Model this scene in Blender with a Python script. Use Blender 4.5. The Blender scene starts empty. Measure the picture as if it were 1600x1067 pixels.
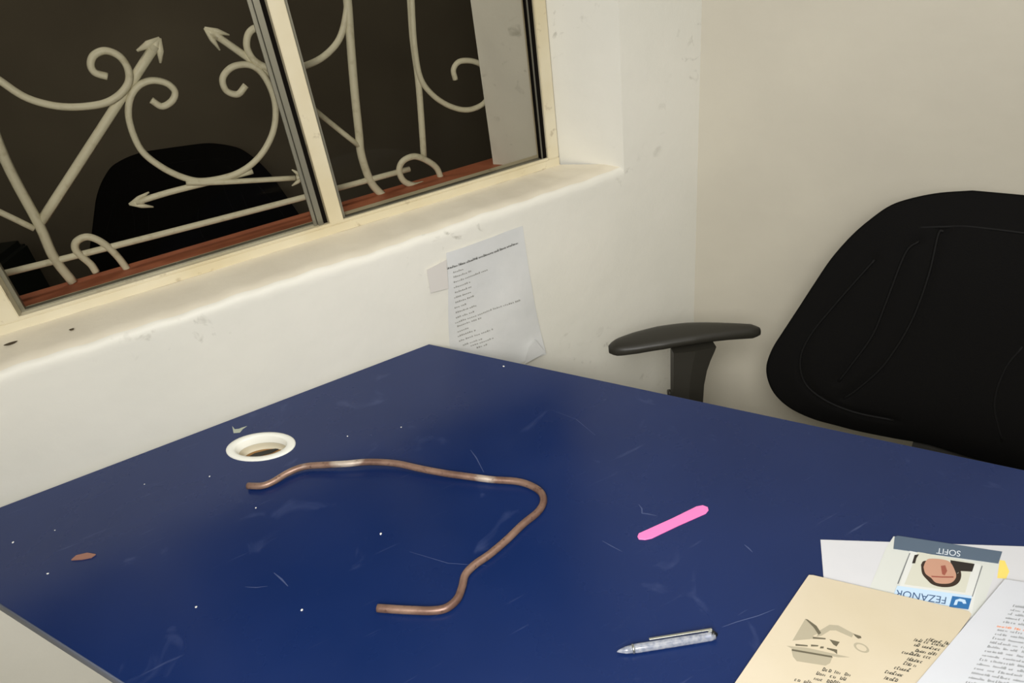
import bpy, bmesh, math, random
from mathutils import Vector, Matrix
random.seed(7)
S = bpy.context.scene
COL = S.collection

# ---------------------------------------------------------------- camera
cam_data = bpy.data.cameras.new('camera')
cam_data.sensor_width = 36.0
cam_data.lens = 24.5025
cam_data.clip_start = 0.02
cam = bpy.data.objects.new('camera', cam_data)
COL.objects.link(cam)
right = Vector((0.8759, -0.4673, -0.1202)); up = Vector((0.3462, 0.4353, 0.8310)); back = Vector((-0.3360, -0.7695, 0.5431))
m = Matrix((right, up, back)).transposed().to_4x4()
m.translation = Vector((0, 0, 1.47))
cam.matrix_world = m
S.camera = cam

# ---------------------------------------------------------------- world, lamps, exposure
world = bpy.data.worlds.new('night'); S.world = world
world.use_nodes = True
world.node_tree.nodes['Background'].inputs[0].default_value = (0.10, 0.085, 0.07, 1)
world.node_tree.nodes['Background'].inputs[1].default_value = 0.05
S.view_settings.view_transform = 'Standard'
S.view_settings.look = 'None'
S.view_settings.gamma = 1
S.view_settings.use_curve_mapping = False
S.view_settings.exposure = 0.22

def area(name, loc, target, sx, sy, power, col):
    l = bpy.data.lights.new(name, 'AREA'); l.shape = 'RECTANGLE'; l.size = sx; l.size_y = sy
    l.energy = power; l.color = col
    o = bpy.data.objects.new(name, l); COL.objects.link(o)
    o.location = loc
    o.rotation_euler = (Vector(target) - Vector(loc)).to_track_quat('-Z', 'Y').to_euler()
    return o
key = area('rear_key', (-0.65, -1.6, 2.1), (0.0, 1.0, 0.45), 1.5, 0.9, 4, (1.0, 0.985, 0.945))  # added key light behind the camera; no doorway is there
key.data.spread = math.radians(115)
wall_fill = area('back_wall_fill', (-0.95, -0.75, 2.3), (0.6, 0.75, 0.3), 0.9, 0.9, 3.2, (1.0, 0.985, 0.95))  # unseen fill added to reach the low back wall past the desk
area('camera_fill', (-0.14, -0.14, 1.66), (0.55, 0.8, 0.55), 0.4, 0.4, 14, (1.0, 0.98, 0.95))  # flash-like fill added beside the camera to soften shadows on the back wall
wall_fill.data.spread = math.radians(90)
area('overhead_fill', (0.7, 0.1, 2.55), (0.75, 0.15, 0), 1.2, 0.3, 5.5, (1.0, 0.98, 0.93))  # added overhead fill for even light, not a ceiling fitting
area('veranda_fill', (-0.2, 1.75, 2.3), (0.1, 2.7, 1.0), 0.3, 0.3, 4.2, (1.0, 0.93, 0.8))  # unseen light added outside to lift the veranda wall to grey

# ---------------------------------------------------------------- materials
def lin(c):
    c = c / 255.0
    return c / 12.92 if c <= 0.04045 else ((c + 0.055) / 1.055) ** 2.4
def rgb(r, g, b): return (lin(r), lin(g), lin(b), 1)

class Mat:
    def __init__(s, name, col, rough=0.6, metal=0.0, spec=0.5):
        s.m = bpy.data.materials.new(name); s.m.use_nodes = True
        s.nt = s.m.node_tree; s.b = s.nt.nodes['Principled BSDF']
        s.b.inputs['Base Color'].default_value = col
        s.b.inputs['Roughness'].default_value = rough
        s.b.inputs['Metallic'].default_value = metal
        s.b.inputs['Specular IOR Level'].default_value = spec
        s.tc = s.nt.nodes.new('ShaderNodeTexCoord')
    def node(s, t, **kw):
        n = s.nt.nodes.new(t)
        for k, v in kw.items(): setattr(n, k, v)
        return n
    def noise(s, scale, detail=4, stretch=None, rough=0.55, dist=0.0):
        n = s.node('ShaderNodeTexNoise')
        n.inputs['Scale'].default_value = scale; n.inputs['Detail'].default_value = detail
        n.inputs['Roughness'].default_value = rough; n.inputs['Distortion'].default_value = dist
        if stretch:
            mp = s.node('ShaderNodeMapping'); mp.inputs['Scale'].default_value = stretch[:3]
            if len(stretch) > 3: mp.inputs['Rotation'].default_value = (0, 0, stretch[3])
            s.nt.links.new(s.tc.outputs['Object'], mp.inputs[0]); s.nt.links.new(mp.outputs[0], n.inputs['Vector'])
        else: s.nt.links.new(s.tc.outputs['Object'], n.inputs['Vector'])
        return n.outputs['Fac']
    def ramp(s, fac, stops):
        r = s.node('ShaderNodeValToRGB'); e = r.color_ramp.elements
        while len(e) < len(stops): e.new(0.5)
        for el, (p, c) in zip(e, stops): el.position = p; el.color = c
        s.nt.links.new(fac, r.inputs[0]); return r.outputs[0]
    def mixc(s, fac, a, b):
        x = s.node('ShaderNodeMix', data_type='RGBA')
        for i, v in ((0, fac), (6, a), (7, b)):
            if hasattr(v, 'is_output'): s.nt.links.new(v, x.inputs[i])
            else: x.inputs[i].default_value = v
        return x.outputs[2]
    def base(s, sock): s.nt.links.new(sock, s.b.inputs['Base Color'])
    def bump(s, fac, strength=0.2, dist=0.002):
        b = s.node('ShaderNodeBump'); b.inputs['Strength'].default_value = strength; b.inputs['Distance'].default_value = dist
        s.nt.links.new(fac, b.inputs['Height']); s.nt.links.new(b.outputs[0], s.b.inputs['Normal'])

def G(v): return (v, v, v, 1)
def paint(name, c1, c2, rough=0.55, scale=3.0, bumpy=0.25):
    M = Mat(name, c1, rough, spec=0.35)
    M.base(M.mixc(M.ramp(M.noise(scale, 5), [(0.35, G(0)), (0.7, G(1))]), c1, c2))
    M.bump(M.noise(28, 6), bumpy, 0.004)
    return M.m
wall_m = paint('cream_wall_paint', rgb(206, 200, 183), rgb(198, 192, 176))
# the window wall: same paint with grey scuffs beneath the sill
Mw = Mat('scuffed_wall_paint', rgb(224, 220, 203), 0.5, spec=0.35)
f1 = Mw.ramp(Mw.noise(3.0, 5), [(0.35, G(0)), (0.7, G(1))])
cw = Mw.mixc(f1, rgb(228, 225, 213), rgb(219, 217, 205))
spt = Mw.ramp(Mw.noise(38, 6, dist=0.6), [(0.60, G(0)), (0.74, G(0.55))])
patch = Mw.ramp(Mw.noise(5.0, 2), [(0.52, G(0)), (0.62, G(1))])
mm = Mw.node('ShaderNodeMath', operation='MULTIPLY'); Mw.nt.links.new(spt, mm.inputs[0]); Mw.nt.links.new(patch, mm.inputs[1])
Mw.base(Mw.mixc(mm.outputs[0], cw, rgb(150, 146, 130)))
Mw.bump(Mw.noise(24, 6), 0.35, 0.004)
winwall_m = Mw.m
sill_m = paint('sill_paint', rgb(230, 222, 202), rgb(220, 211, 191), 0.5, 6, 0.35)
ceil_m = paint('ceiling_paint', rgb(228, 226, 215), rgb(222, 220, 208))
floor_m = paint('pale_floor_tile', rgb(214, 210, 198), rgb(204, 200, 188), 0.35, 2, 0.05)
outer_wall_m = paint('outer_render', rgb(196, 190, 172), rgb(176, 170, 152), 0.8, 5, 0.4)

Mf = Mat('aged_cream_frame_paint', rgb(214, 203, 172), 0.42)
Mf.base(Mf.mixc(Mf.ramp(Mf.noise(45, 5), [(0.62, G(0)), (0.74, G(0.6))]),
        Mf.mixc(Mf.ramp(Mf.noise(7, 3), [(0.3, G(0)), (0.7, G(1))]), rgb(222, 213, 186), rgb(208, 195, 160)), rgb(140, 118, 84)))
frame_m = Mf.m
sash_m = Mat('dull_aluminium', rgb(150, 146, 128), 0.38, 0.6).m
seal_m = Mat('black_rubber_seal', rgb(16, 12, 8), 0.9, spec=.1).m
Mg = Mat('grille_enamel', rgb(206, 200, 172), 0.5)
Mg.base(Mg.mixc(Mg.ramp(Mg.noise(60, 5), [(0.55, G(0)), (0.75, G(0.5))]), rgb(216, 211, 186), rgb(166, 154, 120)))
grille_m = Mg.m
Mb = Mat('terracotta_ledge', rgb(180, 112, 84), 0.6)
Mb.base(Mb.mixc(Mb.ramp(Mb.noise(14, 5), [(0.3, G(0)), (0.7, G(1))]), rgb(196, 118, 84), rgb(166, 96, 68)))
ledge_m = Mb.m

def glass_mat(name, tint, gloss=1.0):
    M = bpy.data.materials.new(name); M.use_nodes = True; nt = M.node_tree; nt.nodes.clear()
    out = nt.nodes.new('ShaderNodeOutputMaterial'); mix = nt.nodes.new('ShaderNodeMixShader')
    tr = nt.nodes.new('ShaderNodeBsdfTransparent'); tr.inputs[0].default_value = tint
    gl = nt.nodes.new('ShaderNodeBsdfGlossy'); gl.inputs['Roughness'].default_value = 0.0
    gl.inputs[0].default_value = (gloss, gloss, gloss * .97, 1)
    fr = nt.nodes.new('ShaderNodeFresnel'); fr.inputs[0].default_value = 1.5
    nt.links.new(fr.outputs[0], mix.inputs[0]); nt.links.new(tr.outputs[0], mix.inputs[1]); nt.links.new(gl.outputs[0], mix.inputs[2])
    nt.links.new(mix.outputs[0], out.inputs[0]); return M
glass_m = glass_mat('window_glass', (0.95, 0.94, 0.91, 1), 0.05)

# desk: navy laminate, worn by fine scratches and pale rub marks
Md = Mat('navy_laminate', rgb(28, 42, 100), 0.36, spec=0.42)
Md.tc = Md.tc
c0 = Md.mixc(Md.ramp(Md.noise(2.2, 4), [(0.35, G(0)), (0.7, G(1))]), rgb(15, 36, 82), rgb(25, 44, 93))
sc1 = Md.ramp(Md.noise(9, 3, (1, 14, 1, 0.5)), [(0.70, G(0)), (0.80, G(0.22))])
sc2 = Md.ramp(Md.noise(11, 3, (1, 18, 1, -0.9)), [(0.70, G(0)), (0.80, G(0.2))])
rub = Md.ramp(Md.noise(14, 6, dist=1.0), [(0.64, G(0)), (0.80, G(0.25))])
mx = Md.mixc(sc1, c0, rgb(110, 122, 160)); mx = Md.mixc(sc2, mx, rgb(105, 116, 150)); mx = Md.mixc(rub, mx, rgb(95, 108, 150))
Md.base(mx)
rr = Md.ramp(Md.noise(6, 5), [(0.3, G(0.24)), (0.7, G(0.34))]); Md.nt.links.new(rr, Md.b.inputs['Roughness'])
desk_m = Md.m
edge_m = Mat('grey_blue_edge_band', rgb(108, 116, 138), 0.45).m
scratch_m = Mat('pale_scratch', rgb(66, 78, 116), 0.5).m
board_m = paint('pale_desk_panel', rgb(196, 194, 186), rgb(186, 184, 176), 0.5, 3, 0.05)
dark_under_m = Mat('raw_board_underside', rgb(120, 92, 62), 0.8).m
grom_m = Mat('white_plastic', rgb(238, 238, 228), 0.32).m
grom_in_m = Mat('yellowed_plastic_inside', rgb(206, 198, 174), 0.5).m
brown_m = Mat('brown_board_under_hole', rgb(150, 112, 66), 0.7).m

Mr = Mat('worn_copper_tube', rgb(140, 98, 74), 0.40, 0.35)
rc = Mr.mixc(Mr.ramp(Mr.noise(26, 5), [(0.35, G(0)), (0.68, G(1))]), rgb(116, 88, 76), rgb(160, 130, 112))
rc = Mr.mixc(Mr.ramp(Mr.noise(9, 3, (1, 1, 1)), [(0.60, G(0)), (0.66, G(0.9))]), rc, rgb(214, 200, 184))
rc = Mr.mixc(Mr.ramp(Mr.noise(160, 4), [(0.60, G(0)), (0.72, G(0.8))]), rc, rgb(70, 44, 36))
Mr.base(rc); Mr.bump(Mr.noise(120, 4), 0.35, 0.001)
copper_m = Mr.m

pink_m = Mat('pink_plastic', rgb(250, 128, 192), 0.45).m
chip_m = Mat('wood_chip', rgb(150, 108, 92), 0.8).m
crumb_m = Mat('white_crumb', rgb(232, 232, 228), 0.7).m
paper_m = paint('white_paper', rgb(208, 208, 211), rgb(203, 204, 208), 0.7, 8, 0.1)
pagec_m = paint('printed_paper', rgb(203, 206, 212), rgb(198, 201, 208), 0.7, 8, 0.1)
wallpaper_m = paint('notice_paper', rgb(216, 216, 213), rgb(208, 209, 206), 0.7, 10, 0.3)
tape_m = Mat('clear_pinkish_tape', rgb(216, 211, 203), 0.3).m
folder_m = paint('manila_card', rgb(205, 194, 172), rgb(198, 186, 160), 0.65, 5, 0.1)
ink_m = Mat('black_ink', rgb(52, 52, 44), 0.7).m
ink2_m = Mat('grey_ink', rgb(112, 116, 118), 0.7).m
ink3_m = Mat('faded_print_ink', rgb(120, 118, 108), 0.7).m
orange_m = Mat('orange_ink', rgb(226, 140, 92), 0.7).m
yellow_m = Mat('yellow_marker', rgb(236, 212, 110), 0.7).m
stamp_m = Mat('stamp_grey', rgb(168, 160, 138), 0.7).m
stamp2_m = Mat('stamp_dark_grey', rgb(96, 90, 72), 0.7).m
slate_m = Mat('card_header_slate', rgb(84, 100, 118), 0.35).m
cardw_m = Mat('card_white', rgb(214, 216, 213), 0.35).m
sleeve_m = Mat('sleeve_plastic', rgb(206, 209, 204), 0.3).m
photo_bg_m = Mat('photo_backdrop', rgb(204, 204, 190), 0.35).m
hair_m = Mat('photo_dark_hair', rgb(52, 38, 30), 0.4).m
skin_m = Mat('photo_skin', rgb(190, 146, 124), 0.4).m
skin2_m = Mat('photo_skin_shadow', rgb(150, 84, 70), 0.4).m
suit_m = Mat('photo_dark_jacket', rgb(40, 34, 32), 0.4).m
strip_m = Mat('card_pale_blue', rgb(190, 214, 236), 0.35).m
navyink_m = Mat('card_blue_ink', rgb(54, 84, 124), 0.4).m
logo_m = Mat('card_logo_blue', rgb(42, 106, 164), 0.35).m
whiteink_m = Mat('card_white_ink', rgb(214, 222, 230), 0.4).m

Mk = Mat('black_chair_fabric', rgb(6, 5, 4), 0.85, spec=0.15)
Mk.bump(Mk.noise(450, 3), 0.25, 0.001)
fabric_m = Mk.m
pipe_m = Mat('black_piping', rgb(8, 7, 6), 0.7, spec=0.2).m
Mp = Mat('black_chair_plastic', rgb(42, 40, 34), 0.45, spec=0.35)
Mp.bump(Mp.noise(700, 2), 0.15, 0.0006)
plastic_m = Mp.m
chrome_m = Mat('chrome', rgb(190, 190, 190), 0.2, 1.0).m
cab_m = Mat('dark_green_metal', rgb(14, 20, 16), 0.6).m

Mpen = Mat('clear_pen_plastic', rgb(214, 220, 232), 0.12, spec=0.8)
Mpen.b.inputs['Transmission Weight'].default_value = 0.55
Mpen.base(Mpen.ramp(Mpen.noise(190, 2, (1, 1, 1)), [(0.35, rgb(176, 184, 204)), (0.65, rgb(226, 230, 240))]))
pen_m = Mpen.m
pen_metal_m = Mat('pen_clip_metal', rgb(196, 198, 190), 0.25, 0.9).m
pen_dark_m = Mat('pen_dark_plug', rgb(24, 26, 26), 0.4).m
refill_m = Mat('pen_refill', rgb(70, 74, 96), 0.4).m

# ---------------------------------------------------------------- helpers
def obj(name, bm, mat, parent=None, smooth=False, loc=None):
    me = bpy.data.meshes.new(name)
    bmesh.ops.recalc_face_normals(bm, faces=bm.faces)
    bm.to_mesh(me); bm.free()
    for mt in (mat if isinstance(mat, list) else [mat]): me.materials.append(mt)
    if smooth:
        for p in me.polygons: p.use_smooth = True
    o = bpy.data.objects.new(name, me); COL.objects.link(o)
    if parent: o.parent = parent
    if loc: o.location = loc
    return o
def tag(o, label, cat, group=None):
    o['label'] = label; o['category'] = cat
    if group: o['group'] = group
    return o
def thing(name, label, cat, loc=(0, 0, 0), rz=0, group=None):
    o = bpy.data.objects.new(name, None); COL.objects.link(o)
    o.empty_display_size = 0.05
    o.location = loc; o.rotation_euler = (0, 0, rz)
    return tag(o, label, cat, group)
def struct(name, bm, mat, parent=None, smooth=False):
    o = obj(name, bm, mat, parent, smooth)
    if not parent: o['kind'] = 'structure'
    return o
def add_prism(bm, pts, z0, z1):
    """pts: (x,y) outline, extruded from z0 to z1"""
    a = [bm.verts.new((p[0], p[1], z0)) for p in pts]; b = [bm.verts.new((p[0], p[1], z1)) for p in pts]
    n = len(pts); bm.faces.new(a[::-1]); bm.faces.new(b)
    for i in range(n): bm.faces.new((a[i], a[(i + 1) % n], b[(i + 1) % n], b[i]))
def prism(pts, z0, z1): bm = bmesh.new(); add_prism(bm, pts, z0, z1); return bm
def add_yprism(bm, pts, y0, y1):
    """pts: (x,z) outline, extruded from y0 to y1"""
    a = [bm.verts.new((p[0], y0, p[1])) for p in pts]; b = [bm.verts.new((p[0], y1, p[1])) for p in pts]
    n = len(pts); bm.faces.new(a); bm.faces.new(b[::-1])
    for i in range(n): bm.faces.new((a[i], b[i], b[(i + 1) % n], a[(i + 1) % n]))
def add_box(bm, x0, x1, y0, y1, z0, z1): add_prism(bm, [(x0, y0), (x1, y0), (x1, y1), (x0, y1)], z0, z1)
def box(*a, bev=0.0):
    bm = bmesh.new(); add_box(bm, *a)
    if bev: bmesh.ops.bevel(bm, geom=bm.edges[:], offset=bev, segments=2, affect='EDGES')
    return bm
def spline(pts, n=8):
    P = [Vector(p) for p in pts]; out = []
    for i in range(len(P) - 1):
        p0 = P[i - 1] if i else P[i] * 2 - P[i + 1]; p1, p2 = P[i], P[i + 1]
        p3 = P[i + 2] if i + 2 < len(P) else p2 * 2 - p1
        for k in range(n):
            t = k / n
            out.append(0.5 * ((2 * p1) + (p2 - p0) * t + (2 * p0 - 5 * p1 + 4 * p2 - p3) * t * t + (3 * p1 - p0 - 3 * p2 + p3) * t ** 3))
    out.append(P[-1]); return out
def add_tube(bm, pts, r, seg=10, cap=True, squash=None):
    P = [Vector(p) for p in pts]; n = len(P)
    rs = r if isinstance(r, (list, tuple)) else [r] * n
    T = [(P[min(i + 1, n - 1)] - P[max(i - 1, 0)]).normalized() for i in range(n)]
    ref = Vector((0, 0, 1)) if abs(T[0].z) < 0.9 else Vector((1, 0, 0))
    N = (ref - T[0] * ref.dot(T[0])).normalized(); rings = []
    for i in range(n):
        N = (N - T[i] * N.dot(T[i])).normalized(); B = T[i].cross(N)
        rings.append([bm.verts.new(P[i] + (N * math.cos(a) * (squash or 1) + B * math.sin(a)) * rs[i]) for a in [2 * math.pi * k / seg for k in range(seg)]])
    for i in range(n - 1):
        for k in range(seg): bm.faces.new((rings[i][k], rings[i][(k + 1) % seg], rings[i + 1][(k + 1) % seg], rings[i + 1][k]))
    if cap: bm.faces.new(rings[0][::-1]); bm.faces.new(rings[-1])
def tube(pts, r, seg=10, **k): bm = bmesh.new(); add_tube(bm, pts, r, seg, **k); return bm
def add_lathe(bm, prof, c=(0, 0), seg=24):
    rings = [[bm.verts.new((c[0] + r * math.cos(a), c[1] + r * math.sin(a), z)) for a in [2 * math.pi * k / seg for k in range(seg)]] for r, z in prof]
    for i in range(len(rings) - 1):
        for k in range(seg): bm.faces.new((rings[i][k], rings[i][(k + 1) % seg], rings[i + 1][(k + 1) % seg], rings[i + 1][k]))
    bm.faces.new(rings[0][::-1]); bm.faces.new(rings[-1])

# ---------------------------------------------------------------- room shell
TX, TY = 0.5524, -0.8336                 # direction of the back wall and of the desk's long edge
WY = 1.1242                              # inner face of the window wall
CX = 0.978                               # where window wall and back wall meet
EX, EY = CX + 4.4677 * TX, WY + 4.4677 * TY   # far end of the back wall
RY = EY
struct('floor', prism([(-2.3, 1.5), (CX + .2, 1.5), (CX + .5, WY), (EX + .4, RY - .2), (-2.3, RY - .2)], -0.08, 0), floor_m)
struct('ceiling', prism([(-2.3, 1.5), (CX + .2, 1.5), (CX + .5, WY), (EX + .4, RY - .2), (-2.3, RY - .2)], 2.6, 2.7), ceil_m)
struct('wall_back', prism([(CX, WY), (CX + .12, WY + .28), (EX + .14, EY + .05), (EX, EY)], 0, 2.6), wall_m)
struct('wall_rear', prism([(-2.3, RY), (EX + .1, RY), (EX + .1, RY - .15), (-2.3, RY - .15)], 0, 2.6), wall_m)
struct('wall_left', prism([(-2.15, RY), (-2.15, 1.4), (-2.3, 1.4), (-2.3, RY)], 0, 2.6), wall_m)

# window wall: pieces round a splayed opening, the sill rough-plastered and slightly wavy
WL0, WL1 = -1.05, -1.00                  # left end of the opening, inside / at the frame
def wavy(x):
    return 0.0012 * math.sin(x * 17) + 0.0010 * math.sin(x * 41 + 1) + 0.0012 * math.sin(x * 97)
bm = bmesh.new()
FY = 1.245                               # where the frame sits
OY = 1.386                               # outer face of the wall
N = 150; x0, x1 = -1.05, 0.7884
rows = []
for i in range(N + 1):
    x = x0 + (x1 - x0) * i / N
    xb = x if x < 0.6 else 0.6 + (x - 0.6) * (0.106 / 0.1884)
    if x < -0.95: xb = x + 0.03 * (-0.95 - x) / 0.1
    w_ = wavy(x)
    e = 0.9635 + 0.0085 * max(0, (x - 0.3) / 0.5) + w_ * 0.8
    prof = [(x, WY, 0.0), (x, WY, 0.90), (x, WY, e - 0.022), (x, WY, e - 0.015), (x, WY + 0.0015 + w_ * .3, e - 0.006), (x, WY + 0.007, e), (x * .75 + xb * .25, WY + .035, e + 0.003),
            (xb, FY - 0.012, 0.9738 + w_ * 0.25), (xb, FY + 0.03, 0.9738), (xb, OY, 0.945), (xb, OY, 0.0)]
    rows.append([bm.verts.new(p) for p in prof])
for i in range(N):
    for k in range(len(rows[0]) - 1):
        f = bm.faces.new((rows[i][k], rows[i + 1][k], rows[i + 1][k + 1], rows[i][k + 1]))
        if 5 <= k <= 7: f.material_index = 1
o = struct('wall_window', bm, [winwall_m, sill_m], smooth=True)
# right of the opening (with the splayed reveal), left of it, and above it
struct('wall_window_right', prism([(x1, WY), (CX + .005, WY), (CX + .12, OY), (0.6217, OY), (0.7000, 1.270), (0.712, 1.262), (0.7105, FY)], 0, 2.6), winwall_m)
struct('wall_window_left', prism([(-2.2, WY), (-1.05, WY), (-1.02, FY), (-1.02, OY), (-2.2, OY)], 0, 2.6), wall_m)
struct('wall_window_top', prism([(-1.06, WY), (0.79, WY), (0.712, FY), (0.66, OY), (-1.06, OY)], 2.05, 2.6), wall_m)
# small dark pits in the sill plaster
pits = [(-0.3196, 1.1966, 0.9722), (-0.2324, 1.1781, 0.9722)]
for (px, py, pz), (a, b) in zip(pits, ((.010, .0035), (.004, .002))):
    bm = bmesh.new(); add_lathe(bm, [(.6, -.0015), (1, 0.0004)], seg=14)
    bmesh.ops.scale(bm, vec=(a, b, 1), verts=bm.verts)
    q = obj('plaster_pit', bm, Mat('dark_pit', rgb(70, 58, 40), .9).m, o, loc=(px, py, pz + .0007))

# ---------------------------------------------------------------- window
win = bpy.data.objects.new('window_1', None); COL.objects.link(win); win['kind'] = 'structure'
TOP = 2.05
def wpart(name, bm, mat, par=win): return obj(name, bm, mat, par)
# fixed frame
wpart('bottom_rail', box(-1.0, 0.7055, 1.235, 1.285, 0.9725, 0.9905, bev=0.0015), frame_m)
wpart('track_lip', box(-1.0, 0.6795, 1.2349, 1.241, 0.9905, 0.9950, bev=0.001), frame_m)
wpart('right_stile', box(0.6795, 0.7050, 1.235, 1.285, 0.9906, TOP, bev=0.0015), frame_m)
wpart('left_stile', box(-1.02, -0.985, 1.235, 1.285, 0.9906, TOP, bev=0.0015), frame_m)
wpart('top_rail', box(-0.985, 0.6795, 1.235, 1.285, TOP - .03, TOP, bev=0.0015), frame_m)
wpart('mullion', box(0.2125, 0.2385, 1.235, 1.285, 0.9906, TOP - .03, bev=0.0012), frame_m)
wpart('mullion', box(-0.3345, -0.3005, 1.235, 1.285, 0.9906, TOP - .03, bev=0.0012), frame_m)
# sashes: thin dull aluminium stiles, rubber seals and panes
def sash(xa, xb, y, zb, lip=0.0025, sw=.009):
    s = wpart('sash', box(xa, xb, y, y + .012, zb, zb + lip), sash_m)
    obj('sash_stile', box(xb - sw, xb, y, y + .012, zb + lip, TOP - .03), sash_m, s)
    obj('sash_stile', box(xa, xa + .006, y, y + .012, zb + lip, TOP - .03), sash_m, s)
    obj('rubber_seal', box(xb - sw - .0012, xb - sw - .0001, y - .001, y + .010, zb + lip, TOP - .03), seal_m, s)
    obj('pane', box(xa + .003, xb - .004, y + .005, y + .009, zb + lip * .5, TOP - .03), glass_m, s)
    return s
s1 = sash(-0.3000, 0.2000, 1.262, 0.9908)
obj('sash_stile', box(0.1865, 0.1925, 1.2545, 1.2615, 0.9908, TOP - .03, bev=.001), sash_m, s1)
obj('sash_stile', box(0.1940, 0.2040, 1.2500, 1.2615, 0.9908, TOP - .03, bev=.001), sash_m, s1)
obj('rubber_seal', box(0.2045, 0.2124, 1.256, 1.270, 0.9908, TOP - .03), seal_m, s1)
s2 = sash(0.2390, 0.6735, 1.247, 0.9908, sw=.004)
obj('rubber_seal', box(0.6740, 0.6793, 1.242, 1.256, 0.9908, TOP - .03), seal_m, s2)
sash(-0.984, -0.3350, 1.262, 0.9908)
# outside: a dim veranda with its floor and far wall
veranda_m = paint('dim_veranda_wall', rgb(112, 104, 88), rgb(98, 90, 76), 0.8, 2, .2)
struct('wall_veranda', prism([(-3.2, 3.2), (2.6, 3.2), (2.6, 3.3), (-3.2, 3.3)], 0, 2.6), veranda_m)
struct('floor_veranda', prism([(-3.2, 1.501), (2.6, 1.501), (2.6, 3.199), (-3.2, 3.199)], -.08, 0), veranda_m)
# terracotta ledge
struct('trim_1', prism([(-1.02, 1.2855), (0.688, 1.2855), (0.6225, OY), (0.66, 1.387), (0.70, 1.425), (-1.02, 1.425)], 0.9455, 0.9600), ledge_m)

# ---------------------------------------------------------------- wrought-iron grille outside the window
GY = 1.410
grille = thing('window_grille', 'cream painted wrought iron burglar grille with scrolls and arrows outside the window', 'window grille', (0.1, GY, 0.956))
def gpart(name, pts, r=0.0078, n=6, y=0.0, heads=()):
    P = spline([(p[0] - 0.1, y, p[1] - 0.956) for p in pts], n) if n > 1 else [Vector((p[0] - 0.1, y, p[1] - 0.956)) for p in pts]
    bm = bmesh.new(); add_tube(bm, P, r, 8, squash=None)
    for tip, b1, b2 in heads:
        t = Vector((tip[0] - .1, y, tip[1] - .956)); a = Vector((b1[0] - .1, y, b1[1] - .956)); b = Vector((b2[0] - .1, y, b2[1] - .956))
        mid = (a + b) / 2; mid = mid + (t - mid) * 0.35
        for s in (a, b):
            add_tube(bm, [t, t + (s - t) * .5, s], [r * .35, r * .8, r * .25], 8)
        add_tube(bm, [t, mid], [r * .4, r * 1.05], 8)
    return obj(name, bm, grille_m, grille, smooth=True)
gpart('arrow_bar', [(-0.2427, 1.0779), (-0.095, 1.2021), (0.0411, 1.3171)], 0.0082, 4, 0.004, [[(0.0521, 1.3272), (0.0104, 1.3148), (0.039, 1.2895)]])
gpart('vertical_bar', [(-0.2258, 1.325), (-0.2431, 1.1962), (-0.2436, 1.0782), (-0.2473, 1.0159), (-0.2387, 0.9618)], 0.0085, 5, 0.0)
gpart('brace', [(-0.3245, 1.1561), (-0.2871, 1.1154), (-0.2527, 1.0738)], 0.0055, 3, -0.002)
gpart('scroll', [(-0.2119, 1.3356), (-0.1962, 1.312), (-0.171, 1.2785), (-0.1294, 1.2556), (-0.0795, 1.2473), (-0.0468, 1.2528), (-0.0217, 1.2696), (-0.0133, 1.2908), (-0.0179, 1.3123), (-0.0348, 1.3247), (-0.0539, 1.3214), (-0.0641, 1.3084), (-0.0625, 1.2958), (-0.0474, 1.2865)], 0.0062, 6, -0.006)
gpart('scroll', [(0.0029, 1.2362), (0.0158, 1.2223), (0.0352, 1.2278), (0.0448, 1.2422), (0.0348, 1.2585), (0.0124, 1.2665), (-0.012, 1.26), (-0.0314, 1.2396), (-0.0432, 1.2073), (-0.0433, 1.1607), (-0.0241, 1.125), (0.0064, 1.0947), (0.0403, 1.079), (0.0995, 1.0777), (0.149, 1.0985), (0.1874, 1.1384), (0.2049, 1.1872), (0.2001, 1.2333), (0.182, 1.2572), (0.1523, 1.2611), (0.1295, 1.2471), (0.1277, 1.2251), (0.1449, 1.2145), (0.1638, 1.2263)], 0.0060, 6, -0.003)
gpart('arrow_bar', [(0.2141, 1.2326), (0.174, 1.2786), (0.1353, 1.322)], 0.0066, 3, 0.004, [[(0.1271, 1.3297), (0.1636, 1.3115), (0.1399, 1.2906)]])
gpart('scroll', [(0.2231, 1.3101), (0.2097, 1.3147), (0.1946, 1.3069), (0.1859, 1.2871), (0.1912, 1.2642), (0.2103, 1.247), (0.2418, 1.2371), (0.277, 1.2367), (0.3167, 1.2459), (0.3532, 1.2696), (0.3778, 1.3108), (0.3948, 1.3618)], 0.0064, 6, -0.001)
gpart('arrow_bar', [(0.1272, 1.0726), (0.082, 1.0724), (0.0382, 1.0733), (-0.0263, 1.0741), (-0.0866, 1.0719)], 0.0058, 4, 0.003, [[(-0.0978, 1.0715), (-0.0588, 1.0836), (-0.0616, 1.0556)]])
gpart('arrow_bar', [(0.0067, 1.0859), (0.0491, 1.074), (0.1166, 1.0588), (0.1996, 1.0409)], 0.0052, 4, -0.006, [[(0.2168, 1.0374), (0.1983, 1.0584), (0.1892, 1.0278)]])
gpart('horizontal_bar', [(-0.4108, 1.0167), (-0.3349, 1.012), (-0.0814, 1.0037), (0.2077, 0.9967), (0.4368, 0.9934)], 0.0062, 3, 0.0)
gpart('foot_scroll', [(-0.1962, 0.9694), (-0.1981, 0.986), (-0.2061, 1.0058), (-0.2093, 1.021), (-0.2017, 1.0338), (-0.1825, 1.0364), (-0.1648, 1.0191), (-0.1523, 0.9875), (-0.1457, 0.953)], 0.0066, 6, -0.004)
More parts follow.
